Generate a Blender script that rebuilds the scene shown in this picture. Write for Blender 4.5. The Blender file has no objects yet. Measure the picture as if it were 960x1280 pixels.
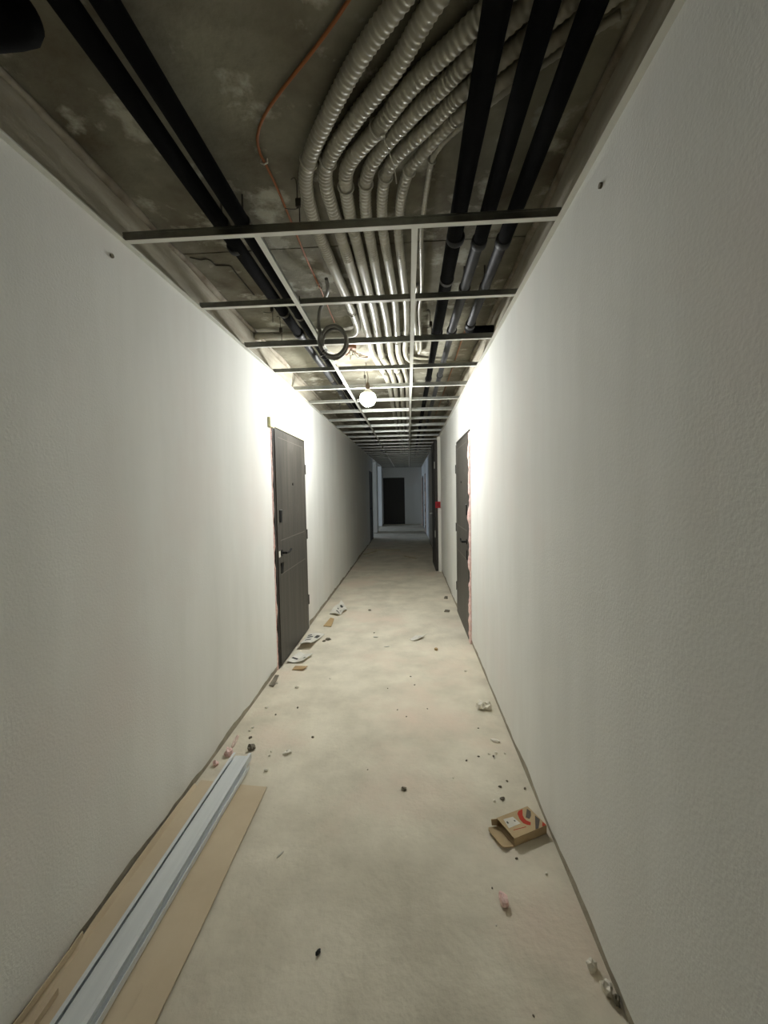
import bpy, bmesh, math, random
from mathutils import Vector, Matrix, noise
random.seed(7)
S = bpy.context.scene
C = S.collection
PI = math.pi
# ------------------------------------------------------------------ camera
FPX, YAW, PIT, ROL = 519.36, 0.0596, 0.0507, -0.0178
fw = Vector((-math.sin(YAW)*math.cos(PIT), math.cos(YAW)*math.cos(PIT), -math.sin(PIT)))
rt = Vector((math.cos(YAW), math.sin(YAW), 0)); up = rt.cross(fw)
r2 = rt*math.cos(ROL)+up*math.sin(ROL); u2 = -rt*math.sin(ROL)+up*math.cos(ROL)
cam = bpy.data.cameras.new('camera'); co = bpy.data.objects.new('camera', cam); C.objects.link(co)
co.matrix_world = Matrix(((r2.x, u2.x, -fw.x, 1.0951), (r2.y, u2.y, -fw.y, 0), (r2.z, u2.z, -fw.z, 1.4618), (0, 0, 0, 1)))
cam.sensor_fit = 'VERTICAL'; cam.sensor_height = 36; cam.lens = FPX/1280*36; cam.clip_start = 0.02
S.camera = co
# ------------------------------------------------------------------ light and exposure
S.view_settings.view_transform = 'Standard'; S.view_settings.look = 'None'
S.view_settings.gamma = 1; S.view_settings.use_curve_mapping = False
S.view_settings.exposure = 0.9
S.cycles.max_bounces = 14; S.cycles.diffuse_bounces = 9
BULB = 282.0            # strength of the glowing bulb in the corridor
DAY = 3.4               # overcast daylight
wd = bpy.data.worlds.new('world'); S.world = wd; wd.use_nodes = True
bg = wd.node_tree.nodes['Background']; bg.inputs[0].default_value = (0.62, 0.76, 1.0, 1); bg.inputs[1].default_value = DAY
for nm, loc, rot, sx, sy in (('window_left_offscreen', (-3.95, 14.9, 1.45), (0, -PI/2, 0), 1.7, 3.4),):
    l = bpy.data.lights.new(nm, 'AREA'); l.shape = 'RECTANGLE'; l.size = sx; l.size_y = sy; l.cycles.is_portal = True
    o = bpy.data.objects.new(nm, l); C.objects.link(o); o.location = loc; o.rotation_euler = rot

W, ZG, ZS, Y1, XM = 1.67, 2.443, 2.65, 1.604, 0.5314
YB, YE = -4.0, 18.1
# ------------------------------------------------------------------ helpers
def srgb(r, g, b):
    f = lambda c: (c/255/12.92 if c/255 <= .04045 else ((c/255+.055)/1.055)**2.4)
    return (f(r), f(g), f(b), 1)
MATS = {}
def mat(name, col, rough=.8, col2=None, scale=4, stretch=(1, 1, 1), contrast=(.35, .65), bump=0, bscale=60, metal=0, col3=None, scale3=1.5, c3=(.5, .7), emit=None, spec=.3, detail=5):
    m = bpy.data.materials.new(name); m.use_nodes = True
    n = m.node_tree.nodes; k = m.node_tree.links.new
    b = n['Principled BSDF']; b.inputs['Roughness'].default_value = rough; b.inputs['Metallic'].default_value = metal
    b.inputs['Specular IOR Level'].default_value = spec
    b.inputs['Base Color'].default_value = col
    tc = n.new('ShaderNodeTexCoord')
    def nz(sc, st, lo, hi, det=detail):
        mp = n.new('ShaderNodeMapping'); mp.inputs['Scale'].default_value = st; k(tc.outputs['Object'], mp.inputs[0])
        t = n.new('ShaderNodeTexNoise'); t.inputs['Scale'].default_value = sc; t.inputs['Detail'].default_value = det; t.inputs['Roughness'].default_value = .6
        k(mp.outputs[0], t.inputs[0])
        r = n.new('ShaderNodeMapRange'); r.inputs[1].default_value = lo; r.inputs[2].default_value = hi; k(t.outputs[0], r.inputs[0])
        return r.outputs[0]
    def mix(fac, a, c):
        x = n.new('ShaderNodeMix'); x.data_type = 'RGBA'; k(fac, x.inputs[0])
        if hasattr(a, 'links'): k(a, x.inputs[6])
        else: x.inputs[6].default_value = a
        x.inputs[7].default_value = c
        return x.outputs[2]
    c = col
    if col2: c = mix(nz(scale, stretch, *contrast), c, col2)
    if col3: c = mix(nz(scale3, (1, 1, 1), *c3), c, col3)
    if col2 or col3: k(c, b.inputs['Base Color'])
    if bump:
        t = n.new('ShaderNodeTexNoise'); t.inputs['Scale'].default_value = bscale; t.inputs['Detail'].default_value = 6; k(tc.outputs['Object'], t.inputs[0])
        bp = n.new('ShaderNodeBump'); bp.inputs['Strength'].default_value = bump; bp.inputs['Distance'].default_value = .01
        k(t.outputs[0], bp.inputs['Height']); k(bp.outputs[0], b.inputs['Normal'])
    if emit:
        b.inputs['Emission Color'].default_value = emit[0]; b.inputs['Emission Strength'].default_value = emit[1]
    MATS[name] = m
    return m
mat('plaster', srgb(227, 227, 222), .9, srgb(217, 217, 211), 1.8, (1, 2.4, .4), (.3, .7), .14, 110, col3=srgb(222, 217, 211), scale3=1.1, c3=(.5, .75))
mat('bare_wall', srgb(172, 166, 150), .95, srgb(138, 131, 116), 5, (1, .4, 3), (.35, .7), .5, 30)
mat('curb', srgb(172, 165, 148), .95, srgb(140, 133, 118), 9, (1, 1, 1), (.3, .7), .5, 40)
mat('screed', srgb(222, 215, 196), .85, srgb(197, 190, 171), 3.1, (1, 1, 1), (.36, .66), .35, 40, col3=srgb(219, 203, 185), scale3=1.2, c3=(.5, .68), detail=9)
mat('slab', srgb(136, 133, 117), .95, srgb(98, 91, 76), 2.6, (1, 1, 1), (.38, .66), .6, 22, col3=srgb(176, 174, 160), scale3=5.5, c3=(.56, .66), detail=8)
mat('mortar', srgb(158, 151, 136), .95, srgb(110, 98, 82), 7, (1, 1, 1), (.4, .7), .6, 35)
mat('white_steel', srgb(214, 214, 206), .45)
mat('grey_steel', srgb(168, 170, 164), .33, metal=1.0, col2=srgb(150, 152, 146), scale=20)
mat('galvanised', srgb(222, 226, 226), .42, srgb(204, 209, 210), 30, (1, .03, 1), (.3, .7), metal=.15)
mat('insulation', srgb(10, 10, 11), .9, srgb(16, 16, 16), 6, bump=.2, bscale=40, spec=.08)
mat('black_pipe', srgb(30, 30, 31), .6, srgb(44, 44, 43), 9, (1, .2, 1), spec=.25)
mat('conduit', srgb(170, 166, 150), .42, srgb(156, 152, 137), 12, spec=.5)
mat('tie', srgb(200, 198, 186), .4)
mat('orange', srgb(150, 92, 54), .6)
mat('rust_wire', srgb(140, 96, 66), .6)
mat('wire', srgb(70, 66, 58), .5, metal=.3)
mat('hose', srgb(112, 110, 102), .5)
mat('door_dark', srgb(84, 80, 73), .5, srgb(62, 60, 55), 4, (1, 5, .25), (.3, .7), .1, 80, col3=srgb(98, 94, 88), scale3=2.2, c3=(.58, .8))
mat('frame_dark', srgb(58, 55, 50), .55)
mat('black', srgb(20, 20, 20), .5)
mat('chrome', srgb(190, 190, 185), .3, metal=.9)
mat('foam', srgb(244, 219, 213), .9, srgb(230, 186, 181), 40, bump=.5, bscale=120)
mat('foam_pale', srgb(226, 206, 192), .9, srgb(200, 176, 164), 40, bump=.4, bscale=90)
mat('tape', srgb(224, 220, 178), .8)
mat('cardboard', srgb(208, 192, 164), .85, srgb(198, 181, 153), 3, bump=.05, bscale=50)
mat('cardboard_in', srgb(176, 150, 110), .85, srgb(156, 130, 92), 6)
mat('paper', srgb(222, 219, 208), .8, srgb(204, 201, 190), 12)
mat('carton_board', srgb(188, 166, 130), .85, srgb(176, 154, 118), 6)
mat('ink', srgb(66, 66, 62), .8)
mat('ink_grey', srgb(92, 86, 78), .8)
mat('ink_red', srgb(178, 62, 42), .8)
mat('chunk', srgb(242, 238, 226), .95, srgb(216, 208, 190), 30, bump=.6, bscale=80)
mat('chunk_dark', srgb(124, 116, 100), .95, srgb(92, 86, 74), 30)
mat('chunk_grey', srgb(146, 140, 124), .95, srgb(110, 104, 92), 30, bump=.5, bscale=90)
mat('tan', srgb(176, 150, 108), .9)
mat('wood', srgb(186, 172, 138), .8)
mat('red', srgb(168, 30, 38), .4); mat('dark_red', srgb(130, 22, 30), .4)
mat('white_plastic', srgb(226, 224, 216), .5)
mat('socket', srgb(92, 78, 62), .5)
mat('bulb_glow', (1, 1, 1, 1), .3, emit=((.985, 1.0, .985, 1), BULB))
g = mat('glass', (.9, .95, 1, 1), .05); g.node_tree.nodes['Principled BSDF'].inputs['Transmission Weight'].default_value = 1

class MB:
    def __init__(s): s.v = []; s.f = []; s.mi = []
    def add(s, vs, fs, mi=0):
        o = len(s.v); s.v += [tuple(v) for v in vs]; s.f += [tuple(i+o for i in f) for f in fs]; s.mi += [mi]*len(fs); return s
    def box(s, a, b, mi=0):
        (x0, y0, z0), (x1, y1, z1) = a, b
        vs = [(x0, y0, z0), (x1, y0, z0), (x1, y1, z0), (x0, y1, z0), (x0, y0, z1), (x1, y0, z1), (x1, y1, z1), (x0, y1, z1)]
        return s.add(vs, [(3, 2, 1, 0), (4, 5, 6, 7), (0, 1, 5, 4), (1, 2, 6, 5), (2, 3, 7, 6), (3, 0, 4, 7)], mi)
    def tube(s, path, rad, n=10, mi=0, cap=True):
        P = [Vector(p) for p in path]; m = len(P)
        R = rad if isinstance(rad, (list, tuple)) else [rad]*m
        T = [((P[min(i+1, m-1)]-P[max(i-1, 0)]).normalized() or Vector((0, 1, 0))) for i in range(m)]
        ref = Vector((0, 0, 1)) if abs(T[0].z) < .9 else Vector((1, 0, 0))
        nrm = (ref - T[0]*ref.dot(T[0])).normalized(); vs = []
        for i in range(m):
            nrm = (nrm - T[i]*nrm.dot(T[i])).normalized(); bi = T[i].cross(nrm)
            vs += [P[i]+(nrm*math.cos(2*PI*j/n)+bi*math.sin(2*PI*j/n))*R[i] for j in range(n)]
        fs = [(i*n+j, i*n+(j+1) % n, (i+1)*n+(j+1) % n, (i+1)*n+j) for i in range(m-1) for j in range(n)]
        if cap: fs += [tuple(range(n-1, -1, -1)), tuple((m-1)*n+j for j in range(n))]
        return s.add(vs, fs, mi)
    def prism(s, poly, z0, z1, mi=0, zf=None):
        n = len(poly)
        vs = [(x, y, z0+(zf(x, y) if zf else 0)) for x, y in poly]+[(x, y, z1+(zf(x, y) if zf else 0)) for x, y in poly]
        return s.add(vs, [tuple(range(n-1, -1, -1)), tuple(range(n, 2*n))]+[(i, (i+1) % n, n+(i+1) % n, n+i) for i in range(n)], mi)
    def build(s, name, mats, parent=None, smooth=False, loc=None, crease=True):
        me = bpy.data.meshes.new(name); me.from_pydata(s.v, [], s.f)
        for m in (mats if isinstance(mats, (list, tuple)) else [mats]): me.materials.append(MATS[m])
        for p, mi in zip(me.polygons, s.mi): p.material_index = mi; p.use_smooth = smooth
        bm = bmesh.new(); bm.from_mesh(me); bmesh.ops.recalc_face_normals(bm, faces=bm.faces); bm.to_mesh(me); bm.free()
        if smooth and crease: me.set_sharp_from_angle(angle=math.radians(50))
        o = bpy.data.objects.new(name, me); C.objects.link(o)
        if parent: o.parent = parent
        if loc: o.location = loc
        return o
def tag(o, label, cat, group=None):
    o['label'] = label; o['category'] = cat
    if group: o['group'] = group
    return o
def thing(name, label, cat, loc=(0, 0, 0), rz=0, group=None):
    o = bpy.data.objects.new(name, None); C.objects.link(o); o.location = loc; o.rotation_euler = (0, 0, rz); o.empty_display_size = .1
    return tag(o, label, cat, group)
def struct(o, label=None, cat=None):
    o['kind'] = 'structure'
    if label: tag(o, label, cat)
    return o
def catmull(P, step=.02):
    P = [Vector(p) for p in P]; Q = [2*P[0]-P[1]]+P+[2*P[-1]-P[-2]]; out = []
    for i in range(1, len(Q)-2):
        a, b, c, d = Q[i-1:i+3]; n = max(2, int((c-b).length/step))
        for j in range(n):
            t = j/n
            out.append(.5*((2*b)+(c-a)*t+(2*a-5*b+4*c-d)*t*t+(3*b-a-3*c+d)*t**3))
    return out+[P[-1]]
def nz(*a): return noise.noise(Vector(a))
def ring(c, t, R, r, n=16, m=6, a0=0, a1=2*PI):
    t = Vector(t).normalized(); ref = Vector((0, 0, 1)) if abs(t.z) < .9 else Vector((1, 0, 0))
    u = (ref-t*ref.dot(t)).normalized(); v = t.cross(u)
    return [Vector(c)+(u*math.cos(a0+(a1-a0)*i/n)+v*math.sin(a0+(a1-a0)*i/n))*R for i in range(n+1)]

# ------------------------------------------------------------------ room shell
struct(MB().box((-4.2, YB-.2, -.2), (W+.3, YE+.2, 0)).build('floor', 'screed'), 'bare grey-beige concrete screed floor of the corridor', 'floor')
ceil = struct(MB().box((-4.2, YB-.2, ZS+.02), (W+.3, YE+.2, ZS+.2)).build('ceiling', 'slab'), 'bare concrete ceiling slab above the open grid', 'ceiling')
ys = [YB-.2, -1.6, -.4, .8, 2.06, 3.26, 4.46, 5.66, 6.86, 8.06, 9.26, 10.46, 11.66, 12.86, 14.06, 15.26, 16.46, YE+.2]
for a, b in zip(ys, ys[1:]):
    MB().box((-4.2, a+.004, ZS), (W+.3, b-.004, ZS+.03)).build('slab_panel', 'slab', ceil)

def wall_boxes(side, openings, y0=YB, y1=YE, thick=.22):
    """bare masonry set 15 mm behind the plaster face; openings = (ya, yb, top)"""
    m = MB(); x0, x1 = (-thick, -.015) if side < 0 else (W+.015, W+thick); y = y0
    for a, b, t in openings:
        m.box((x0, y, 0), (x1, a, ZS)); m.box((x0, a, t), (x1, b, ZS)); y = b
    m.box((x0, y, 0), (x1, y1, ZS))
    return m
def plaster(parent, side, ya, yb, z0=None, top=2.452, seed=0):
    m = MB(); n = max(2, int((yb-ya)/.05)); vs = []; fs = []
    xf, xb = (0, -.016) if side < 0 else (W, W+.016)
    for i in range(n+1):
        y = ya+(yb-ya)*i/n
        b = z0 if z0 is not None else max(.012, .040+.024*nz(y*3.1, seed, 1)+.012*nz(y*11, seed, 5)+max(0, .03*nz(y*1.3, seed, 9)))
        vs += [(xf, y, b), (xf, y, top), (xb, y, top), (xb, y, b)]
    for i in range(n):
        for j in range(4): fs.append((i*4+j, i*4+(j+1) % 4, i*4+4+(j+1) % 4, i*4+4+j))
    fs += [(0, 1, 2, 3), (n*4+3, n*4+2, n*4+1, n*4)]
    return m.add(vs, fs).build('plaster_coat', 'plaster', parent)
def bead(parent, side, seed):
    n = 300; P = []; R = []
    for i in range(n+1):
        y = YB+(YE-YB)*i/n
        r = .016+.010*nz(y*2.3, seed, 0)+.005*nz(y*9, seed, 2)
        P.append(((-.012 if side < 0 else W+.012), y, ZS-.012+.008*nz(y*3, seed, 4))); R.append(max(.004, r))
    MB().tube(P, R, 8).build('mortar_bead', 'mortar', parent, True)
LO = [(3.285, 4.36, 2.04), (11.65, 12.55, 2.04), (12.85, 14.3, 2.47), (15.0, 17.0, 2.47)]
RO = [(3.9, 4.98, 2.035), (13.9, 14.85, 2.03), (16.0, 16.95, 2.03)]
wl = struct(wall_boxes(-1, LO).build('wall_left', 'bare_wall'), 'left corridor wall with pale grey plaster', 'wall')
wr = struct(wall_boxes(1, RO).build('wall_right', 'bare_wall'), 'right corridor wall with pale grey plaster', 'wall')
for w, s, O in ((wl, -1, LO), (wr, 1, RO)):
    y = YB
    for a, b, t in O:
        plaster(w, s, y, a, seed=s*3+y); plaster(w, s, a, b, z0=t, seed=1); y = b
    plaster(w, s, y, YE, seed=s)
    bead(w, s, s*7)
    # screed upstand that shows under the ragged plaster edge
    for a, b in zip([YB]+[q[1] for q in O], [q[0] for q in O]+[YE]):
        m = MB(); x0, x1 = (-.03, -.004) if s < 0 else (W+.004, W+.03)
        m.box((x0, a+.01, 0), (x1, b-.01, .11)).build('curb_strip', 'curb', w)
for a, b in ((12.85, 14.3), (15.0, 17.0)):      # plastered reveals of the daylit openings
    for y0, y1 in ((a-.002, a+.014), (b-.014, b+.002)): MB().box((-.22, y0, .02), (-.001, y1, 2.46)).build('plaster_reveal', 'plaster', wl)
for w, x, y, z in ((wl, .001, 1.536, 2.356), (wr, W-.001, 1.293, 2.339)):
    MB().tube([(x-.006, y, z), (x+.006, y, z)], .008, 10).build('wall_plug', 'chunk_dark', w)
# end wall with black door opening, back wall, side rooms
we = struct(MB().box((-.22, YE, 0), (-.06, YE+.2, ZS)).box((.93, YE, 0), (W+.22, YE+.2, ZS)).box((-.06, YE, 2.03), (.93, YE+.2, ZS)).build('wall_end', 'plaster'), 'plastered end wall around the black door', 'wall')
struct(MB().box((-.22, YE+.2, 0), (W+.22, YE+.3, ZS)).build('wall_light_block', 'bare_wall'), 'added backing wall keeping sky light out behind the end door', 'wall')  # unseen backing, added to stop world light leaking around the end door
struct(MB().box((-.22, YB-.2, 0), (W+.3, YB, ZS)).build('wall_back', 'plaster'), 'plastered wall closing the near end of the corridor', 'wall')
struct(MB().box((-4.2, 11.9, 0), (-.22, 12.1, ZS)).box((-4.2, 17.9, 0), (-.22, 18.1, ZS)).box((-4.2, 12.1, 0), (-4, 17.9, .6)).box((-4.2, 12.1, 2.3), (-4, 17.9, ZS))
       .box((-4.2, 12.1, .6), (-4, 13.2, 2.3)).box((-4.2, 16.6, .6), (-4, 17.9, 2.3)).build('wall_side_room', 'plaster'), 'plastered walls of the daylit side room', 'wall')
w1 = struct(MB().box((-4.13, 13.2, .6), (-4.07, 13.27, 2.3)).box((-4.13, 16.53, .6), (-4.07, 16.6, 2.3)).box((-4.13, 13.27, .6), (-4.07, 16.53, .67)).box((-4.13, 13.27, 2.23), (-4.07, 16.53, 2.3))
       .box((-4.13, 14.86, .67), (-4.07, 14.94, 2.23)).build('window_1', 'white_plastic'), 'white framed window of the side room', 'window')
gm = MATS['glass']; gn = gm.node_tree.nodes; gn.clear()
_o = gn.new('ShaderNodeOutputMaterial'); _t = gn.new('ShaderNodeBsdfTransparent'); _g = gn.new('ShaderNodeBsdfGlossy'); _g.inputs['Roughness'].default_value = .02
_m = gn.new('ShaderNodeMixShader'); _m.inputs[0].default_value = .06; _k = gm.node_tree.links.new
_k(_t.outputs[0], _m.inputs[1]); _k(_g.outputs[0], _m.inputs[2]); _k(_m.outputs[0], _o.inputs[0])
for a, b in ((13.27, 14.86), (14.94, 16.53)):
    MB().box((-4.103, a, .67), (-4.097, b, 2.23)).build('glass_pane', 'glass', w1)

# ------------------------------------------------------------------ doors
def foam_strip(parent, x, y, z0, z1, side, seed, r=.016, mat_='foam'):
    """expanding foam squeezed out of the gap beside a door frame: lumpy ribbon"""
    m = MB(); n = int((z1-z0)/.022); P = []; R = []
    for i in range(n+1):
        z = z0+(z1-z0)*i/n
        a = nz(z*7, seed, 0); b = nz(z*24, seed, 3)
        P.append((x+side*.003*b, y+.006*a, z)); R.append(max(.003, r*(.62+.75*a+.5*b)))
    o = m.tube(P, R, 9).build('foam_seal', mat_, parent, False)
    return o
def lever(parent, x, side, y, z, dirn):
    """rose plate, neck and curved lever, reaching dirn along the wall"""
    s = -side
    h = MB().tube([(x, y, z), (x+s*.008, y, z)], .026, 16).tube([(x+s*.005, y, z), (x+s*.045, y, z)], .010, 10)
    pth = catmull([(x+s*.045, y-dirn*.01, z), (x+s*.05, y+dirn*.03, z-.001), (x+s*.05, y+dirn*.08, z+.002), (x+s*.046, y+dirn*.13, z+.013)], .012)
    h.tube(pth, .009, 8)
    return h.build('lever_handle', 'black', parent, True)
def apartment_door(name, side, ya, yb, top, label, seed):
    # side -1: in the left wall (faces +x); side 1: in the right wall (faces -x); ya = near (lock) edge
    xw = 0 if side < 0 else W; s = -side
    d = struct(thing(name, label, 'door', (0, 0, 0)))
    X = lambda v: xw+s*v
    def bx(m, a, b, y0, y1, z0, z1): return m.box((min(X(a), X(b)), y0, z0), (max(X(a), X(b)), y1, z1))
    m = MB(); bx(m, -.2, -.112, ya+.002, yb-.002, .001, top-.002); m.build('backing', 'bare_wall', d)
    m = MB(); g0 = .034
    bx(m, -.11, .006, ya+g0, ya+g0+.05, .004, top-.02); bx(m, -.11, .006, yb-.062, yb-.012, .004, top-.02); bx(m, -.11, .006, ya+g0+.05, yb-.062, top-.075, top-.02)
    m.build('frame', 'frame_dark', d)
    l0, l1, lt = ya+g0+.032, yb-.04, top-.055
    m = MB(); bx(m, -.05, .016, l0, l1, .012, lt); leaf = m.build('leaf', 'door_dark', d)
    bv = leaf.modifiers.new('edge', 'BEVEL'); bv.width = .004; bv.segments = 2
    for z in (.775, 1.06):                      # milled horizontal lines and border of the face panel
        m = MB(); bx(m, .0155, .0175, l0+.06, l1-.1, z-.003, z+.003); m.build('panel_line', 'door_line', leaf)
    m = MB(); bx(m, .0155, .0175, l1-.105, l1-.1, .1, lt-.06); bx(m, .0155, .0175, l0+.06, l1-.1, lt-.064, lt-.06); m.build('panel_border', 'door_line', leaf)
    m = MB(); bx(m, .016, .024, l0+.055, l0+.105, 1.215, 1.315); lk = m.build('lock_cover', 'black', d)
    m = MB(); bx(m, .016, .026, l0+.052, l0+.108, 1.315, 1.32); m.build('cover_rim', 'chrome', lk)
    h = lever(d, X(.016), side, l0+.085, .955, 1)
    m = MB(); bx(m, .016, .022, l0+.06, l0+.11, .78, .87); m.build('keyhole_plate', 'black', d)
    MB().tube([(X(.014), (l0+l1)/2, 1.54), (X(.021), (l0+l1)/2, 1.54)], .012, 12).build('peephole', 'black', d)
    for z in (.32, 1.02, 1.7): MB().tube([(X(.014), l1+.008, z-.05), (X(.014), l1+.008, z+.05)], .009, 10).build('hinge', 'frame_dark', d)
    foam_strip(d, X(-.001), ya+.008, .006, top-.04, side, seed, .014 if side < 0 else .019)
    return d, X, bx, l0, l1, lt
mat('door_line', srgb(112, 108, 100), .5)
d, X, bx, l0, l1, lt = apartment_door('door_1', -1, 3.285, 4.36, 2.04, 'dark grey-brown flush door with pale tape along its head in the left wall', 11)
m = MB(); bx(m, -.005, .012, 3.33, 4.37, 2.002, 2.052); m.build('masking_tape', 'tape', d)
m = MB(); bx(m, -.005, .022, 3.235, 3.33, 1.985, 2.06); m.build('foam_block', 'tape', d)
m = MB(); bx(m, .016, .019, l0+.012, l0+.05, .925, .975); m.build('paper_tag', 'paper', d)
m = MB(); bx(m, -.005, .004, 4.352, 4.378, .02, 2.03); m.build('edge_strip', 'white_plastic', d)
d, X, bx, l0, l1, lt = apartment_door('door_2', 1, 3.9, 4.98, 2.035, 'dark grey-brown flush door edged with thick pink foam in the right wall', 23)
foam_strip(d, X(.006), 3.905, .006, 1.98, 1, 31, .024)
foam_strip(d, X(.004), 3.915, .01, .62, 1, 37, .027)
m = MB(); bx(m, -.004, .006, 3.89, 4.99, 2.02, 2.042); m.build('masking_tape', 'plaster', d)
m = MB(); bx(m, -.004, .005, 4.965, 4.992, .02, 2.03); m.build('edge_strip', 'white_plastic', d)
# plain far doors
def plain_door(name, side, ya, yb, top, label, foam=()):
    xw = 0 if side < 0 else W; s = -side
    d = struct(thing(name, label, 'door')); X = lambda v: xw+s*v
    bx = lambda m, a, b, y0, y1, z0, z1: m.box((min(X(a), X(b)), y0, z0), (max(X(a), X(b)), y1, z1))
    bx(bx(bx(MB(), -.11, .004, ya+.01, ya+.06, .003, top-.01), -.11, .004, yb-.06, yb-.01, .003, top-.01), -.11, .004, ya+.06, yb-.06, top-.06, top-.01).build('frame', 'frame_dark', d)
    bx(MB(), -.06, -.01, ya+.06, yb-.06, .01, top-.06).build('leaf', 'frame_dark', d)
    lever(d, X(-.01), side, ya+.12, .96, 1)
    for y, sd in foam: foam_strip(d, X(.01), y, .03, top-.05, side, sd, .04, 'foam_pale')
plain_door('door_3', -1, 11.65, 12.55, 2.04, 'black door far along the left wall before the daylit openings')
plain_door('door_4', 1, 13.9, 14.85, 2.03, 'dark door with lumpy pale foam along its edge far along the right wall', ((13.9, 3),))
plain_door('door_5', 1, 16.0, 16.95, 2.03, 'dark door beside the end wall on the right', ((16.97, 5),))
d = struct(thing('door_6', 'black door closing the far end of the corridor', 'door'))
MB().box((-.055, YE+.02, .003), (-.005, YE+.12, 2.02)).box((.875, YE+.02, .003), (.925, YE+.12, 2.02)).box((-.005, YE+.02, 1.97), (.875, YE+.12, 2.02)).build('frame', 'frame_dark', d)
MB().box((-.005, YE+.04, .008), (.875, YE+.09, 1.97)).build('leaf', 'frame_dark', d)
MB().tube([(.8, YE+.04, 1), (.8, YE-.01, 1), (.68, YE-.012, 1.0)], .01, 8).build('lever_handle', 'black', d)
# open corridor door leaf standing along the right wall, with its white post
struct(MB().box((W-.055, 7.42, .0), (W-.001, 7.52, 2.40)).build('trim_1', 'white_plastic'), 'white post on the right wall beside the open dark door leaf', 'post')
d = struct(thing('door_7', 'dark steel door leaf standing open along the right wall by the white post', 'door'))
lf = MB().box((W-.105, 7.43, .01), (W-.058, 8.4, 2.34)).build('leaf', 'frame_dark', d)
MB().tube([(W-.105, 8.3, 1.0), (W-.15, 8.3, 1.0), (W-.152, 8.18, 1.0)], .009, 8).build('lever_handle', 'chrome', d)
for z in (.68, 1.9): MB().tube([(W-.11, 7.425, z-.06), (W-.11, 7.425, z+.06)], .009, 8).build('hinge', 'chrome', d)
cp = thing('fire_call_point', 'small red fire alarm call point on the white post', 'alarm', (W-.06, 7.38, 1.2))
MB().box((-.045, -.0, -.055), (.045, .04, .055)).build('housing', 'red', cp)
MB().box((-.028, -.006, -.03), (.028, 0, .03)).build('press_plate', 'dark_red', cp)

# ------------------------------------------------------------------ open suspended-ceiling grid
grid = thing('ceiling_grid', 'white steel T-bar suspended ceiling grid without tiles', 'ceiling grid', (0, 0, ZG))
def tee_mesh(L, hgt):
    m = MB(); m.box((0, -.012, 0), (L, .012, .0015), 0)
    m.box((0, -.0012, .0015), (L, .0012, hgt-.007), 1); m.box((0, -.003, hgt-.007), (L, .003, hgt), 1)
    return m
def tee(name, L, hgt, loc, rz, cache={}):
    key = (round(L, 3), hgt)
    if key not in cache:
        o = tee_mesh(L, hgt).build(name, ['white_steel', 'grey_steel'], grid); cache[key] = o.data
    else:
        o = bpy.data.objects.new(name, cache[key]); C.objects.link(o); o.parent = grid
    o.location = loc; o.rotation_euler = (random.uniform(-.01, .01), 0, rz)
    return o
def bar(y, tall):
    if tall: tee('main_tee', W-.006, .038, (.003, y, 0), 0)
    else:
        for a, b in ((.003, XM-.013), (XM+.013, XM+.587), (XM+.613, W-.003)):
            tee('cross_tee', b-a, .032, (a, y+random.uniform(-.005, .005), random.uniform(0, .0015)), random.uniform(-.004, .004))
nb = 28
for k in range(nb): bar(Y1+.6*k, k % 2 == 0)
for k in range(0, nb-1, 2):
    for j, x in enumerate((XM, XM+.6)):
        y = Y1+.6*k
        if j == 0 and 8.6 < y < 11: continue
        if y+1.2 > YE: continue
        tee('runner_tee', 1.176, .032, (x+random.uniform(-.002, .002), y+.012, 0), PI/2)
for s in (-1, 1):
    x0, x1 = (0.0005, .022) if s < 0 else (W-.022, W-.0005)
    xv0, xv1 = (0.0005, .002) if s < 0 else (W-.002, W-.0005)
    MB().box((x0, YB+.01, -.0022), (x1, YE-.01, -.0007)).box((xv0, YB+.01, -.0007), (xv1, YE-.01, .022)).build('wall_angle', 'white_steel', grid)
def hanger(x, y, dx=.0):
    top = ZS-ZG
    r = MB().tube([(x, y, .03), (x, y, .12)], .0022, 6).tube(catmull([(x-.008, y, .09), (x-.008, y, top-.03), (x-.016+dx, y, top-.006), (x-.03+dx, y, top-.012)], .012), .0022, 6)
    r.tube(catmull([(x, y, .11), (x-.006, y, .09), (x-.03, y, .088), (x-.055, y, .093)], .012), .0018, 6)
    h = r.build('hanger_rod', 'wire', grid)
    MB().box((x-.014, y-.004, .095), (x+.006, y+.004, .125)).build('spring_clip', 'wire', h)
for x, k in ((.70, 0), (.26, 2), (1.262, 2), (.70, 4), (.26, 6), (1.6, 6), (.7, 8), (1.6, 10), (.62, 12)): hanger(x, Y1+.6*k)
hanger(.306, 2.5-.02)

# ------------------------------------------------------------------ pipes under the slab
ZP = 2.538
def collar(parent, x, y, r, L=.035, n='collar', z=ZP):
    return MB().tube([(x, y-L/2, z), (x, y-L/2+.006, z), (x, y+L/2-.006, z), (x, y+L/2, z)], [r-.004, r, r, r-.004], 18).build(n, 'black_pipe', parent, True)
def straight(x, y0, y1, r, name, mt, parent, wob=.0015, z=ZP, x1=None):
    n = max(2, int((y1-y0)/.15)); x1 = x if x1 is None else x1
    P = [(x+(x1-x)*i/n, y0+(y1-y0)*i/n, z) for i in range(n+1)]
    R = [r+wob*nz(y0+i*.7, x*9, 3) for i in range(n+1)]
    return MB().tube(P, R, 18).build(name, mt, parent, True)
def clamp(parent, x, y, r):
    k = MB().tube([(x, y-.012, ZP), (x, y+.012, ZP)], r+.003, 18).build('pipe_clamp', 'wire', parent, True)
    MB().tube([(x, y, ZP+r), (x, y, ZS-.001)], .004, 6).build('threaded_rod', 'wire', k)
p = thing('insulated_pipe', 'thick black insulated pipe nearest the left wall under the slab', 'pipe', group=None)
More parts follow.
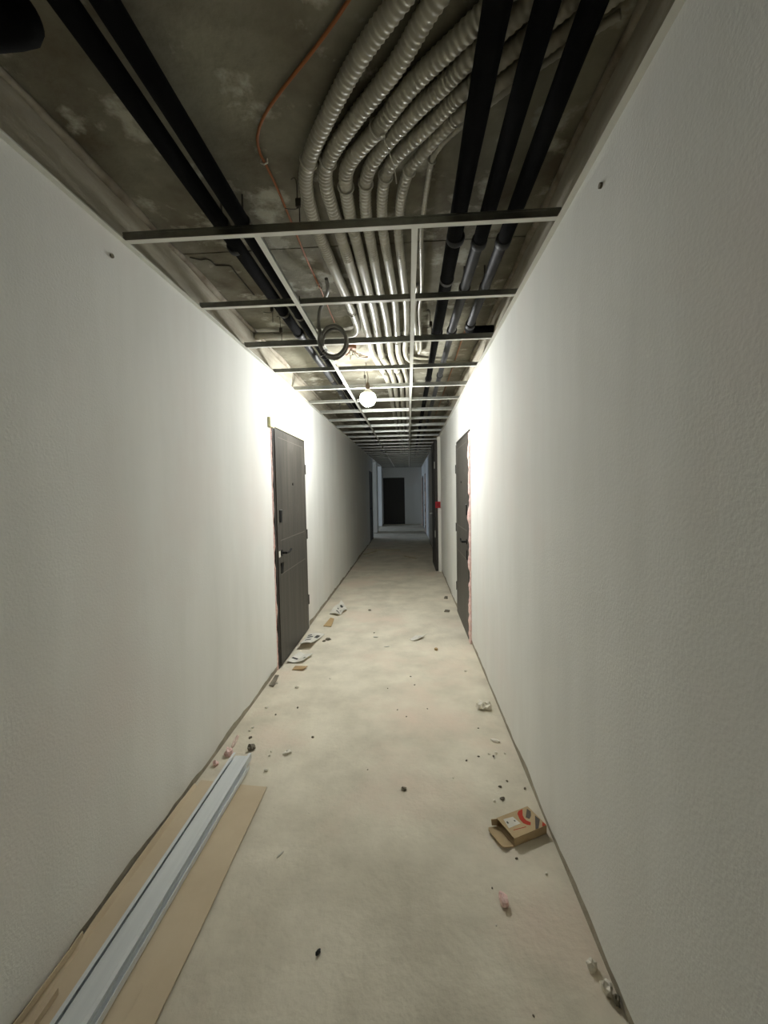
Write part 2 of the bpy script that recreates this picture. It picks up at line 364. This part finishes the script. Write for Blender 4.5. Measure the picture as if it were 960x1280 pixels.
straight(.35, YB+.02, 2.83, .030, 'insulation_sleeve', 'insulation', p, x1=.368); straight(.37, 2.8, 13.0, .025, 'pipe_run', 'black_pipe', p, x1=.40)
collar(p, .355, 1.83, .034); collar(p, .369, 2.83, .035, .05); collar(p, .375, 4.6, .031)
for y in (1.68, 2.5, 4.0, 6.0): clamp(p, .35+.018*min(1, (y+4)/6.83) if y < 2.8 else .37+.03*(y-2.8)/10.2, y, .030 if y < 2.8 else .025)
p = thing('insulated_pipe', 'thick black insulated pipe second from the left wall, above the left runner of the grid', 'pipe')
straight(.452, YB+.02, 6.5, .030, 'insulation_sleeve', 'insulation', p); straight(.452, 6.4, 13.0, .025, 'pipe_run', 'black_pipe', p)
collar(p, .452, 3.3, .035)
for y in (1.68, 2.55, 4.1, 6.2): clamp(p, .452, y, .030)
p = thing('insulated_pipe', 'thick black insulated pipe beside the grey conduits, innermost of the three along the right wall', 'pipe')
straight(1.316, YB+.02, 2.93, .033, 'insulation_sleeve', 'insulation', p, x1=1.305); straight(1.304, 2.9, 13.0, .026, 'pipe_run', 'insulation', p)
collar(p, 1.312, 1.85, .039); collar(p, 1.305, 2.92, .040, .045); collar(p, 1.304, 4.1, .033)
for y in (2.2, 4.3, 6.4): clamp(p, 1.307 if y < 2.9 else 1.304, y, .033 if y < 2.9 else .026)
p = thing('insulated_pipe', 'black insulated pipe in the middle of the three along the right wall', 'pipe')
straight(1.41, YB+.02, 1.9, .030, 'insulation_sleeve', 'insulation', p, x1=1.42); straight(1.415, 1.88, 2.9, .027, 'insulation_sleeve', 'black_pipe', p, x1=1.402); straight(1.405, 2.88, 13.0, .023, 'pipe_run', 'black_pipe', p)
collar(p, 1.418, 1.89, .034, .045); collar(p, 1.404, 2.9, .034, .05); collar(p, 1.405, 4.0, .03)
for y in (2.3, 4.3): clamp(p, 1.41 if y < 2.9 else 1.405, y, .028 if y < 2.9 else .022)
p = thing('insulated_pipe', 'black pipe nearest the right wall, turning into it through an elbow', 'pipe')
straight(1.518, YB+.02, 1.9, .030, 'insulation_sleeve', 'insulation', p, x1=1.524); straight(1.52, 1.88, 2.82, .026, 'pipe_run', 'black_pipe', p, x1=1.514)
collar(p, 1.522, 1.89, .034, .045); collar(p, 1.515, 2.8, .033, .05)
MB().tube(catmull([(1.515, 2.8, ZP), (1.515, 2.86, ZP), (1.526, 2.895, ZP), (1.56, 2.91, ZP), (1.62, 2.91, ZP), (1.682, 2.91, ZP)], .012), .03, 16).build('elbow', 'insulation', p, True)
clamp(p, 1.517, 2.3, .026)
p = thing('insulated_pipe_stub', 'short black insulated pipe end coming out of the left wall', 'pipe', (0, .9, 2.49))
MB().tube([(-.05, 0, 0), (.25, 0, 0), (.285, 0, 0), (.303, 0, 0), (.311, 0, 0)], [.047, .047, .044, .032, .012], 18).build('insulation_sleeve', 'insulation', p, True)

# ------------------------------------------------------------------ grey corrugated conduits
ZC = 2.612
CON = [
 (.027, 'grey corrugated conduit that turns off left to the wall, outermost of the bundle', [(1.635, .47), (1.41, .705), (1.25, .865), (1.098, 1.030), (.980, 1.160), (.86, 1.33), (.765, 1.49), (.725, 1.62), (.712, 1.83), (.716, 1.94), (.727, 2.16), (.744, 2.47), (.754, 2.71), (.756, 2.92), (.735, 3.03), (.665, 3.085), (.403, 3.075), (-.012, 3.045)]),
 (.027, 'grey corrugated conduit next to the one that turns off left', [(1.635, .58), (1.42, .80), (1.198, 1.015), (1.08, 1.185), (.938, 1.348), (.832, 1.495), (.803, 1.62), (.808, 1.84), (.810, 1.95), (.820, 2.45), (.815, 2.71), (.816, 3.16), (.811, 3.49), (.848, 3.87), (.898, 4.5), (.9, 6), (.9, 12.8)]),
 (.027, 'grey corrugated conduit tied halfway along its bend, third of the bundle', [(1.635, .72), (1.46, .915), (1.280, 1.095), (1.126, 1.238), (1.014, 1.379), (.91, 1.50), (.876, 1.62), (.869, 1.84), (.873, 1.95), (.882, 2.4), (.89, 2.72), (.887, 3.17), (.884, 3.6), (.93, 3.98), (.962, 4.54), (.965, 6), (.965, 12.8)]),
 (.025, 'grey corrugated conduit in the middle of the bundle, fourth from its left side', [(1.635, .83), (1.48, .99), (1.289, 1.170), (1.210, 1.253), (1.124, 1.338), (1.0, 1.49), (.952, 1.61), (.936, 1.8), (.938, 1.957), (.948, 2.458), (.96, 2.73), (.967, 3.262), (.965, 3.606), (1.0, 4.04), (1.035, 4.55), (1.035, 6), (1.035, 12.8)]),
 (.023, 'grey corrugated conduit fifth from the left side of the bundle', [(1.635, .94), (1.48, 1.085), (1.286, 1.260), (1.230, 1.319), (1.160, 1.398), (1.070, 1.495), (1.028, 1.58), (1.008, 1.70), (1.001, 1.832), (1.002, 1.963), (1.026, 2.485), (1.03, 2.736), (1.03, 3.269), (1.03, 3.6), (1.07, 4.0), (1.10, 4.55), (1.10, 6), (1.1, 12.8)]),
 (.021, 'grey corrugated conduit that turns off right to the wall', [(1.635, 1.03), (1.48, 1.16), (1.288, 1.332), (1.238, 1.386), (1.165, 1.482), (1.114, 1.56), (1.085, 1.689), (1.073, 1.838), (1.068, 1.968), (1.091, 2.472), (1.099, 2.743), (1.097, 3.113), (1.085, 3.476), (1.108, 3.70), (1.187, 3.80), (1.45, 3.86), (1.682, 3.9)]),
 (.011, 'thin grey conduit with its own tie beside the thick bundle', [(1.635, 1.12), (1.48, 1.23), (1.325, 1.365), (1.252, 1.437), (1.215, 1.488), (1.195, 1.541), (1.182, 1.697), (1.175, 1.847), (1.17, 1.978), (1.189, 2.501), (1.183, 2.751), (1.2, 3.124), (1.215, 3.5), (1.2, 3.62)]),
 (.010, 'thin smooth grey conduit behind the right runner of the grid', [(1.16, 2.43), (1.158, 2.6), (1.155, 2.75), (1.165, 3.1), (1.18, 3.4), (1.185, 3.52)]),
]
TIES = {0: [6, 12], 1: [5, 11], 2: [4, 6, 12], 3: [6, 13], 4: [6, 12], 5: [5, 11], 6: [5]}
for i, (r, lab, pts) in enumerate(CON):
    c = thing('corrugated_conduit', lab, 'conduit')
    P = catmull([(x, y, ZC if r > .015 else ZC+.015) for x, y in pts], .003)
    # ribs on the near bends, a plain sleeve further on
    near = [q for q in P if q.y < 2.1]; far = [q for q in P if 2.1 <= q.y < 4.8][::8]+[q for q in P if q.y >= 4.8][::80]
    R = [r*(.945+.055*math.cos(2*PI*j/6)) for j in range(len(near))]+[r*.97]*len(far)
    MB().tube(near+far, R, 12).build('corrugated_sleeve', 'conduit', c, True, crease=False)
    for t in TIES.get(i, []):
        j = int(t); q = Vector((*pts[j], ZC)); tn = Vector((pts[j+1][0]-pts[j-1][0], pts[j+1][1]-pts[j-1][1], 0))
        if r < .015: q.z = ZC+.015
        MB().tube(ring(q, tn, r+.0025, .003, 20), .003, 6, cap=False).build('cable_tie', 'tie', c, True)
tl = thing('loose_cable_tie', 'long white tail of a cable tie hanging from the conduits', 'cable tie', (1.03, 1.37, ZC-.03))
MB().tube(catmull([(0, 0, 0), (.02, .03, -.03), (.035, .07, -.055), (.04, .11, -.07)], .01), .0018, 6).build('tie_tail', 'tie', tl)
MB().box((-.006, -.006, -.004), (.006, .006, .006)).build('tie_head', 'tie', tl)

# orange cable, red line, hose coil, lamp wires
tag(MB().tube(catmull([(x, y, 2.640) for x, y in [(1.25, .80), (1.1, .93), (.978, 1.044), (.931, 1.092), (.854, 1.163), (.734, 1.267), (.66, 1.34), (.613, 1.411), (.598, 1.476), (.6, 1.512), (.605, 1.63), (.604, 1.767), (.598, 2.166), (.602, 2.438), (.597, 2.935)]], .03), .0048, 8).build('orange_cable', 'orange', None, True), 'thin orange cable curving across the concrete slab', 'cable')
for x, y in ((.6, 1.512), (.602, 2.438)):
    tag(MB().tube([(x-.012, y, 2.648), (x-.012, y, 2.634), (x, y, 2.629), (x+.012, y, 2.634), (x+.012, y, 2.648)], .003, 6).build('cable_clip', 'tie'), 'pale clip at the bend of the orange cable' if y < 2 else 'pale clip on the straight end of the orange cable above the hose coil', 'clip', 'clips of the orange cable')
tag(MB().tube(catmull([(1.555, 1.95, 2.643), (1.535, 2.6, 2.643), (1.535, 3.4, 2.643), (1.54, 4.6, 2.643), (1.54, 8, 2.643)], .1), .0055, 8).build('red_cable', 'rust_wire', None, True), 'reddish brown cable running along the slab by the right wall', 'cable')
tag(MB().tube(catmull([(x, y, 2.646) for x, y in [(.02, 2.08), (.06, 2.107), (.091, 2.103), (.108, 2.119), (.111, 2.157), (.123, 2.165), (.168, 2.17), (.186, 2.179), (.187, 2.235), (.186, 2.302), (.19, 2.5)]], .01), .0035, 6).build('thin_cable', 'wire', None, True), 'thin dark cable bent along the slab beside the left wall', 'cable')
hc = thing('hose_coil', 'coiled grey flexible hose hanging through the ceiling grid', 'hose', (.62, 2.6, 2.4))
pts = [(.66, 2.33, 2.635), (.655, 2.40, 2.61), (.615, 2.5, 2.60), (.572, 2.56, 2.56), (.556, 2.6, 2.49)]
cx_, cz_ = .637, 2.405
for i in range(0, 27):
    a = PI*.85+2*PI*i/12.5; pts.append((cx_+.083*math.cos(a), 2.6+.004*i, cz_+.098*math.sin(a)))
P = [Vector(q)-Vector((.62, 2.6, 2.4)) for q in catmull(pts, .012)]
MB().tube(P, .0105, 9).build('hose_loop', 'hose', hc, True)
MB().tube(ring(Vector((cx_-.06, 2.62, cz_-.075))-Vector((.62, 2.6, 2.4)), (-.6, 0, .75), .027, .003, 14), .003, 6, cap=False).tube(catmull([Vector(q)-Vector((.62, 2.6, 2.4)) for q in [(cx_-.045, 2.6, cz_-.09), (cx_-.035, 2.58, cz_-.1), (cx_-.05, 2.575, cz_-.13)]], .01), .002, 6).build('cable_tie', 'black', hc, True)

def lamp(x, y, z, label, glow, zt=ZS):
    t = thing('hanging_bulb', label, 'lamp', (x, y, z))
    n = 16; prof = [(0, -.074)]+[(.074*math.sin(a), -.074*math.cos(a)) for a in [PI*k/16 for k in range(1, 12)]]+[(.058, .0405), (0, .0405)]
    m = MB(); vs = []; fs = []
    for r, h in prof: vs += [(max(r, .0004)*math.cos(2*PI*j/n), max(r, .0004)*math.sin(2*PI*j/n), h) for j in range(n)]
    for i in range(len(prof)-1):
        for j in range(n): fs.append((i*n+j, i*n+(j+1) % n, (i+1)*n+(j+1) % n, (i+1)*n+j))
    m.add(vs, fs).build('bulb_glass', glow, t, True)
    MB().tube([(0, 0, .041), (0, 0, .062), (0, 0, .082), (0, 0, .088)], [.0612, .044, .022, .018], 20).build('bulb_neck', 'white_plastic', t, True)
    MB().tube([(0, 0, .086), (0, 0, .12), (0, 0, .14), (0, 0, .15)], [.02, .02, .016, .006], 14).build('socket', 'socket', t, True)
    MB().tube(catmull([(0, 0, .148), (.004, .004, .2), (-.006, .0, .26), (-.012, -.02, zt-z-.002)], .02), .0035, 6).build('wire', 'socket', t, True)
lamp(.7315, 3.9, 2.322, 'glowing round bulb on a wire hanging through the ceiling grid', 'bulb_glow')
jb = thing('junction_box', 'open junction box with loose orange and white wires on the slab', 'junction box', (.645, 3.42, ZS))
MB().tube([(0, 0, 0), (0, 0, -.018), (0, 0, -.03)], [.045, .045, .042], 18).build('box_body', 'rust_wire', jb, True)
for i, (c, mt) in enumerate((((-.04, .02, -.075), 'orange'), ((.05, .05, -.085), 'tie'), ((.02, -.03, -.09), 'tie'), ((.08, .1, -.07), 'rust_wire'), ((-.02, .08, -.1), 'tie'))):
    MB().tube(catmull([(0, 0, -.028), (c[0]*.5, c[1]*.2, -.06), c, (c[0]*1.4+.01, c[1]+.05, -.05), (c[0]*.6, c[1]+.09, -.02)], .012), .0035, 6).build('wire', mt, jb, True)

# ------------------------------------------------------------------ long flattened cardboard and steel profiles
cb = thing('flattened_cardboard', 'long flattened brown cardboard packaging under the steel profiles', 'cardboard', (0, 0, 0))
def edge_x(y): return .378+.008*nz(y*2, 3, 1)-.012*max(0, y-1.6)
n = 60; vs = []; fs = []
y0, y1 = -.6, 1.965
for i in range(n+1):
    y = y0+(y1-y0)*i/n; lift = .010+.006*nz(y*1.7, 8, 2)
    row = []
    for j in range(9):
        t = j/8; x = .019+(edge_x(y)-.019)*t
        row.append((x, y+(.02 if i == n else 0)*(1-t*2), .003+.004*abs(nz(x*6, y*1.3, 5))+lift*max(0, t-.75)*2))
    vs += row+[(a, b, c+.0035) for a, b, c in row]
for i in range(n):
    for j in range(8):
        a = i*18+j; fs += [(a, a+1, a+19, a+18), (a+9, a+10, a+28, a+27)]
    for j in (0, 8): a = i*18+j; fs.append((a, a+9, a+27, a+18))
for i in (0, n):
    for j in range(8): a = i*18+j; fs.append((a, a+1, a+10, a+9))
MB().add(vs, fs).build('sheet', 'cardboard', cb, False)
vs = []; fs = []
for i in range(n+1):
    y = y0+(y1-.02-y0)*i/n; h = .024+.007*nz(y*2.2, 4, 7)+.012*max(0, nz(y*5, 2, 2))
    if i > n-3: h *= .75
    vs += [(.021, y, .004), (.008+.004*nz(y*3, 1, 1), y, h), (.005+.004*nz(y*3, 1, 1), y, h), (.017, y, .004)]
for i in range(n):
    for j in range(4): fs.append((i*4+j, i*4+(j+1) % 4, i*4+4+(j+1) % 4, i*4+4+j))
fs += [(0, 1, 2, 3), (n*4, n*4+1, n*4+2, n*4+3)]
MB().add(vs, fs).build('wall_flap', 'cardboard', cb)
for i, (ya, yb, xx) in enumerate(((-.5, 1.22, .014), (.2, 1.08, .052))):
    vs = []; fs = []
    for k in range(31):
        y = ya+(yb-ya)*k/30; z = .05+.006*nz(y*4, i, 3)-.02*i
        vs += [(xx, y, z-.02), (xx+.003, y, z-.02), (xx+.003, y, z), (xx, y, z)]
    for k in range(30):
        for j in range(4): fs.append((k*4+j, k*4+(j+1) % 4, k*4+4+(j+1) % 4, k*4+4+j))
    fs += [(0, 1, 2, 3), (120, 121, 122, 123)]
    MB().add(vs, fs).build('torn_strip', 'cardboard', cb)

def channel(name, label, w, h, lip, t, up_, ya, yb, xa, xb, z):
    """rolled steel profile drawn as a thin section swept along the floor"""
    if up_: sec = [(-w/2+lip, h), (-w/2, h), (-w/2, 0), (w/2, 0), (w/2, h), (w/2-lip, h)]
    else: sec = [(-w/2, 0), (-w/2, h-.004), (-w/2+.005, h), (w/2-.005, h), (w/2, h-.004), (w/2, 0)]
    m = MB()
    rows = []
    k = len(sec)
    for y, xc in ((ya, xa), (yb, xb)):
        rows.append([(xc+x, y, z+zz) for x, zz in sec])
    vs = rows[0]+rows[1]; fs = [(i, i+1, k+i+1, k+i) for i in range(k-1)]
    o = tag(m.add(vs, fs).build(name, 'galvanised'), label, 'profile', 'steel profiles on the cardboard')
    so = o.modifiers.new('sheet', 'SOLIDIFY'); so.thickness = t; so.offset = 0
    return o
channel('steel_profile', 'wide galvanised steel channel with turned-in lips lying on the cardboard', .100, .034, .013, .0016, True, -.5, 2.15, .152, .168, .013)
channel('steel_profile', 'narrower bluish galvanised channel nested web-up in the wide one', .072, .024, 0, .0014, False, -.5, 2.135, .152, .168, .0155)
channel('steel_profile', 'thin galvanised channel lying against the right flange of the wide one', .016, .022, 0, .0014, True, -.5, 2.07, .213, .229, .0145)

# ------------------------------------------------------------------ open carton
FL0 = Vector((1.502, 1.637, 0))
BL, FL, FR, BR, H = Vector((1.449, 1.752, 0)), Vector((1.506, 1.651, 0)), Vector((1.658, 1.724, 0)), Vector((1.601, 1.825, 0)), .036
ex = (FR-FL).normalized(); ey = (BL-FL).normalized(); Lx = (FR-FL).length; Ly = (BL-FL).length
ang = math.atan2(ex.y, ex.x)
ct = thing('cardboard_carton', 'small open brown carton with red and grey print lying by the right wall', 'box', (FL.x, FL.y, .002), ang)
T = .003
MB().box((0, 0, 0), (Lx, Ly, T)).build('bottom_panel', 'carton_board', ct)
top = MB().box((0, 0, H-T), (Lx, Ly, H)).build('top_panel', 'carton_board', ct)
MB().box((0, 0, T), (Lx, T, H-T)).build('side_panel', 'carton_board', ct)
MB().box((0, Ly-T, T), (Lx, Ly, H-T)).build('side_panel', 'carton_board', ct)
MB().box((Lx-T, T, T), (Lx, Ly-T, H-T)).build('end_panel', 'carton_board', ct)
fl = MB().add([(0, .002, .001), (-.045, .004, .012), (-.055, .014, .014), (-.055, Ly-.018, .014), (-.045, Ly-.004, .012), (0, Ly-.002, .001)], [(0, 1, 2, 3, 4, 5)]).build('end_flap', 'carton_board', ct)
so = fl.modifiers.new('board', 'SOLIDIFY'); so.thickness = .003
f2 = MB().add([(0, Ly-.004, .004), (-.022, Ly+.004, .006), (-.024, Ly+.006, H-.004), (0, Ly-.004, H-.002)], [(0, 1, 2, 3)]).build('side_flap', 'carton_board', ct)
so = f2.modifiers.new('board', 'SOLIDIFY'); so.thickness = .003
def loc2(x, y): v = Vector((x, y, 0))-FL0; return (min(Lx-.001, max(.001, v.dot(ex))), min(Ly-.001, max(.001, v.dot(ey))))
def print_on(name, poly, mt, z=H): MB().prism([loc2(*q) for q in poly], z+.0002, z+.0007).build(name, mt, top)
print_on('red_swoosh', [(1.572, 1.804), (1.552, 1.79), (1.544, 1.774), (1.546, 1.744), (1.556, 1.722), (1.570, 1.714), (1.583, 1.713), (1.588, 1.729), (1.573, 1.738), (1.566, 1.75), (1.564, 1.766), (1.568, 1.785)], 'ink_red')
print_on('grey_stroke', [(1.592, 1.808), (1.604, 1.793), (1.599, 1.768), (1.587, 1.748), (1.574, 1.756)], 'ink_grey')
print_on('grey_stroke', [(1.616, 1.771), (1.630, 1.749), (1.614, 1.695), (1.597, 1.692), (1.609, 1.743)], 'ink_grey')
print_on('red_stroke', [(1.637, 1.737), (1.648, 1.718), (1.641, 1.706), (1.628, 1.710)], 'ink_red')
print_on('red_line', [(1.507, 1.681), (1.562, 1.704), (1.5625, 1.7015), (1.5075, 1.6785)], 'ink_red')
print_on('address_label', [(1.478, 1.736), (1.521, 1.754), (1.544, 1.719), (1.491, 1.688)], 'paper')
for q in ([(1.487, 1.722), (1.493, 1.7245), (1.497, 1.714), (1.491, 1.7115)], [(1.519, 1.733), (1.524, 1.735), (1.527, 1.729), (1.522, 1.727)]):
    print_on('label_mark', q, 'ink', H+.0006)

# ------------------------------------------------------------------ paper and cardboard scraps
def sheet(name, label, cat, poly, mt, lift=None, th=.002, marks=(), sub=7, z0=.001):
    """scrap of sheet: quad grid between 4 corners, with a lift profile lift(u, v)"""
    a, b, c, d = [Vector((*q, 0)) for q in poly]
    cen = (a+b+c+d)/4
    o = thing(name, label, cat, (cen.x, cen.y, 0))
    def pt(u, v): q = a.lerp(b, u).lerp(d.lerp(c, u), v)-cen; return (q.x, q.y, z0+(lift(u, v) if lift else 0))
    def patch(u0, u1, v0, v1, k, dz, th):
        vs = []; fs = []; w = k+1
        for i in range(w):
            for j in range(w):
                x, y, z = pt(u0+(u1-u0)*i/k, v0+(v1-v0)*j/k); vs.append((x, y, z+dz))
        N = w*w; vs += [(x, y, z+th) for x, y, z in vs]
        for i in range(k):
            for j in range(k):
                q = (i*w+j, i*w+j+1, (i+1)*w+j+1, (i+1)*w+j); fs += [q, tuple(e+N for e in q)]
        for i in range(k):
            for p_, q_ in ((i, i+1), (k*w+i, k*w+i+1), (i*w, (i+1)*w), (i*w+k, (i+1)*w+k)): fs.append((p_, q_, q_+N, p_+N))
        return MB().add(vs, fs)
    body = patch(0, 1, 0, 1, sub, 0, th).build('paper_body' if mt == 'paper' else 'board_body', mt, o)
    for u0, u1, v0, v1 in marks: patch(u0, u1, v0, v1, 4, th+.0003, .0004).build('printed_block', 'ink', o)
    return o
sheet('printed_sheet', 'curled white printed sheet lying against the foot of the taped door', 'paper', [(.045, 3.75), (.165, 3.75), (.215, 4.15), (.05, 4.16)], 'paper',
      lambda u, v: .040*(1-v)**2+.012*abs(math.sin(3*u))+.018*u*(1-v), .005, [(.12, .5, .62, .72), (.2, .62, .34, .44), (.66, .9, .55, .8), (.05, .3, .8, .88)])
sheet('folded_paper', 'folded white paper strip in front of the taped door', 'paper', [(.03, 3.44), (.165, 3.43), (.225, 3.6), (.09, 3.64)], 'paper',
      lambda u, v: .016*abs(u-.45)*2+.004, .003, [(.05, .42, .3, .42), (.72, .86, .4, .55)])
sheet('cardboard_scrap', 'small brown cardboard scrap lying in front of the folded paper', 'cardboard', [(.115, 3.30), (.215, 3.285), (.235, 3.35), (.12, 3.38)], 'cardboard_in', lambda u, v: .012*u, .003)
sheet('mortar_flake', 'flat grey flake beside the wall corner before the taped door', 'debris', [(.018, 3.02), (.062, 3.0), (.058, 3.14), (.022, 3.16)], 'chunk_grey', lambda u, v: .018*v+.008*u, .006)
sheet('printed_sheet', 'crumpled white printed sheet lying beyond the taped door', 'paper', [(.13, 4.86), (.25, 4.76), (.32, 5.0), (.2, 5.3)], 'paper',
      lambda u, v: .03*abs(math.sin(4*v+2*u))+.025*(1-u)*(v), .005, [(.3, .75, .45, .55), (.3, .7, .68, .8), (.5, .9, .2, .3)])
sheet('cardboard_scrap', 'tan cardboard piece beside the crumpled printed sheet', 'cardboard', [(.15, 4.40), (.24, 4.38), (.23, 4.62), (.18, 4.66)], 'tan', lambda u, v: .012*v+.004, .004)
sheet('paper_scrap', 'torn white paper scrap curled in the middle of the floor', 'paper', [(1.085, 3.99), (1.15, 3.97), (1.26, 4.09), (1.15, 4.07)], 'paper', lambda u, v: .022*abs(u-.4)+.014*v, .003, [(.55, .62, .5, .7), (.68, .75, .5, .7)])
sheet('dark_flake', 'dark flat flake near the foot of the foam-edged door', 'debris', [(1.50, 4.94), (1.56, 4.93), (1.575, 5.0), (1.52, 5.02)], 'chunk_dark', None, .008)
sheet('dark_flake', 'dark flat flake by the right wall beyond the foam-edged door', 'debris', [(1.55, 5.55), (1.60, 5.54), (1.61, 5.66), (1.57, 5.66)], 'chunk_dark', None, .008)

def lump(name, label, x, y, sx, sy, sz, mt, rz=0, cat='debris', group=None, rough=.35, z=0):
    bm = bmesh.new(); bmesh.ops.create_icosphere(bm, subdivisions=2, radius=1)
    sd = x*31+y*17
    for v in bm.verts:
        k = 1+rough*nz(v.co.x*1.6+sd, v.co.y*1.6, v.co.z*1.6)+.5*rough*nz(v.co.x*4+sd, v.co.y*4, v.co.z*4)
        v.co = v.co*k
    zm = min(v.co.z for v in bm.verts)*.6
    for v in bm.verts: v.co = Vector((v.co.x*sx, v.co.y*sy, max(0, v.co.z-zm)*sz))
    me = bpy.data.meshes.new(name); bm.to_mesh(me); bm.free(); me.materials.append(MATS[mt])
    o = bpy.data.objects.new(name, me); C.objects.link(o); o.location = (x, y, z+.0005); o.rotation_euler = (0, 0, rz)
    return tag(o, label, cat, group)
cr = thing('crumpled_wrapper', 'crumpled off-white wrapper beside the right wall', 'wrapper', (1.575, 2.74, 0))
for i, (dx, dy, a, b, c) in enumerate(((-.015, 0, .030, .034, .030), (.03, -.02, .022, .018, .018), (.035, .03, .024, .016, .02))):
    o = lump('wrapper_fold', '', dx, dy, a, b, c, 'chunk', i, rough=.9); o.parent = cr; o.location = (dx, dy, 0)
    for k in ('label', 'category'): del o[k]
lump('plaster_chip', 'flat pale chip between the crumpled wrapper and the carton', 1.575, 2.37, .030, .014, .008, 'chunk', -.5)
lump('foam_scrap', 'pink foam scrap lying on the bare floor before the carton', 1.408, 1.418, .013, .026, .018, 'foam', .3, rough=.7)
lump('plaster_lump', 'single pale plaster lump near the right wall', 1.63, 1.225, .016, .014, .018, 'chunk', .5, rough=.6)
lump('plaster_lump', 'larger of two pale plaster lumps against the foot of the right wall', 1.648, 1.165, .015, .018, .020, 'chunk', .2, rough=.6)
lump('plaster_lump', 'smaller grey lump against the foot of the right wall', 1.662, 1.138, .008, .010, .018, 'chunk_grey', .2, rough=.6)
lump('dark_crumb', 'single black crumb on the bare floor beside the cardboard', .788, 1.229, .006, .011, .007, 'black', -.5)
lump('plaster_sliver', 'thin white sliver on the bare floor beside the cardboard', .556, 1.578, .004, .020, .004, 'paper', -.5)
lump('pebble', 'small dark pebble alone in the middle of the floor', 1.052, 1.963, .012, .010, .008, 'chunk_grey', .4, rough=.8)
lump('plaster_chip', 'pale plaster chip beyond the end of the steel profiles', .394, 2.222, .022, .016, .012, 'chunk', .4, rough=.7)
lump('foam_scrap', 'larger pink foam lump between the wall and the steel profiles', .068, 2.205, .020, .024, .026, 'foam', .3, rough=.8)
lump('foam_scrap', 'smaller pink foam lump between the wall and the steel profiles', .034, 2.11, .014, .014, .016, 'foam', .9, rough=.7)
lump('foam_scrap', 'long pale foam strip against the wall by the end of the profiles', .055, 2.32, .010, .06, .012, 'foam_pale', .12, rough=.6)
lump('rubble_lump', 'grey rubble lump at the end of the steel profiles', .175, 2.25, .020, .024, .018, 'chunk_grey', .3, rough=.7)
lump('plaster_sliver', 'thin white sliver alone far down the middle of the floor', .87, 3.82, .026, .006, .005, 'paper', .3)
lump('plaster_chip', 'white chip with a dark speck in the middle of the floor', .745, 4.07, .024, .010, .008, 'paper', -.1)
lump('plaster_chip', 'tan chip between the torn paper and the foam-edged door', 1.325, 3.745, .018, .018, .016, 'tan', .2)
G = 'loose chips scattered over the screed floor'
PALE = [(1.516, 2.25, .007), (1.557, 2.258, .010), (1.605, 2.26, .008), (1.54, 2.216, .005), (1.595, 1.535, .006), (1.367, 1.339, .004), (.327, 2.073, .012), (.302, 2.198, .007), (.299, 2.233, .006), (.239, 2.995, .016), (.108, 2.704, .012), (.104, 2.465, .010), (.098, 2.431, .008), (.065, 3.06, .010), (.46, 3.15, .009), (1.08, 4.04, .006), (1.3, 2.05, .004), (1.475, 1.90, .008), (.62, 1.8, .004), (1.53, 3.3, .010)]
DARK = [(1.456, 2.227, .007), (1.386, 2.191, .007), (1.538, 2.232, .008), (1.566, 2.037, .007), (1.522, 1.996, .009), (1.515, 1.915, .012), (1.64, 1.989, .008), (.322, 2.71, .009), (.504, 2.376, .010), (.28, 3.997, .028), (.249, 3.953, .018), (.72, 4.2, .01), (.92, 3.0, .006), (1.09, 3.2, .008), (1.12, 3.06, .007), (1.0, 2.7, .006), (1.06, 2.62, .006), (1.2, 2.72, .005), (1.5, 2.5, .006), (.86, 2.1, .004), (1.38, 1.47, .004), (1.42, 1.1, .004), (.6, 5.0, .02), (1.5, 1.597, .006), (.13, 2.36, .012), (.20, 2.62, .008)]
for i, (x, y, r) in enumerate(PALE): lump('plaster_crumb', 'tiny pale plaster crumb on the screed floor', x, y, r, r*.75, r*.7, 'chunk', i, group='pale crumbs on the floor')
for i, (x, y, r) in enumerate(DARK): lump('dark_crumb', 'tiny dark grit crumb on the screed floor', x, y, r, r*.7, r*.5, 'chunk_dark', i*.7, group='dark crumbs on the floor')
# thin battens far down the corridor
for lab, a, b in (('pale thin batten lying across the far floor', (.04, 10.3), (.87, 10.1)), ('short pale batten lying askew before the long one on the far floor', (.04, 9.5), (.3, 9.95)), ('pale batten lying on the right side of the far floor', (.975, 9.2), (1.24, 8.85))):
    A = Vector((*a, 0)); B = Vector((*b, 0)); dv = B-A
    o = MB().box((0, -.012, 0), (dv.length, .012, .015)).build('wooden_batten', 'wood'); o.location = A; o.rotation_euler = (0, 0, math.atan2(dv.y, dv.x)); tag(o, lab, 'batten')
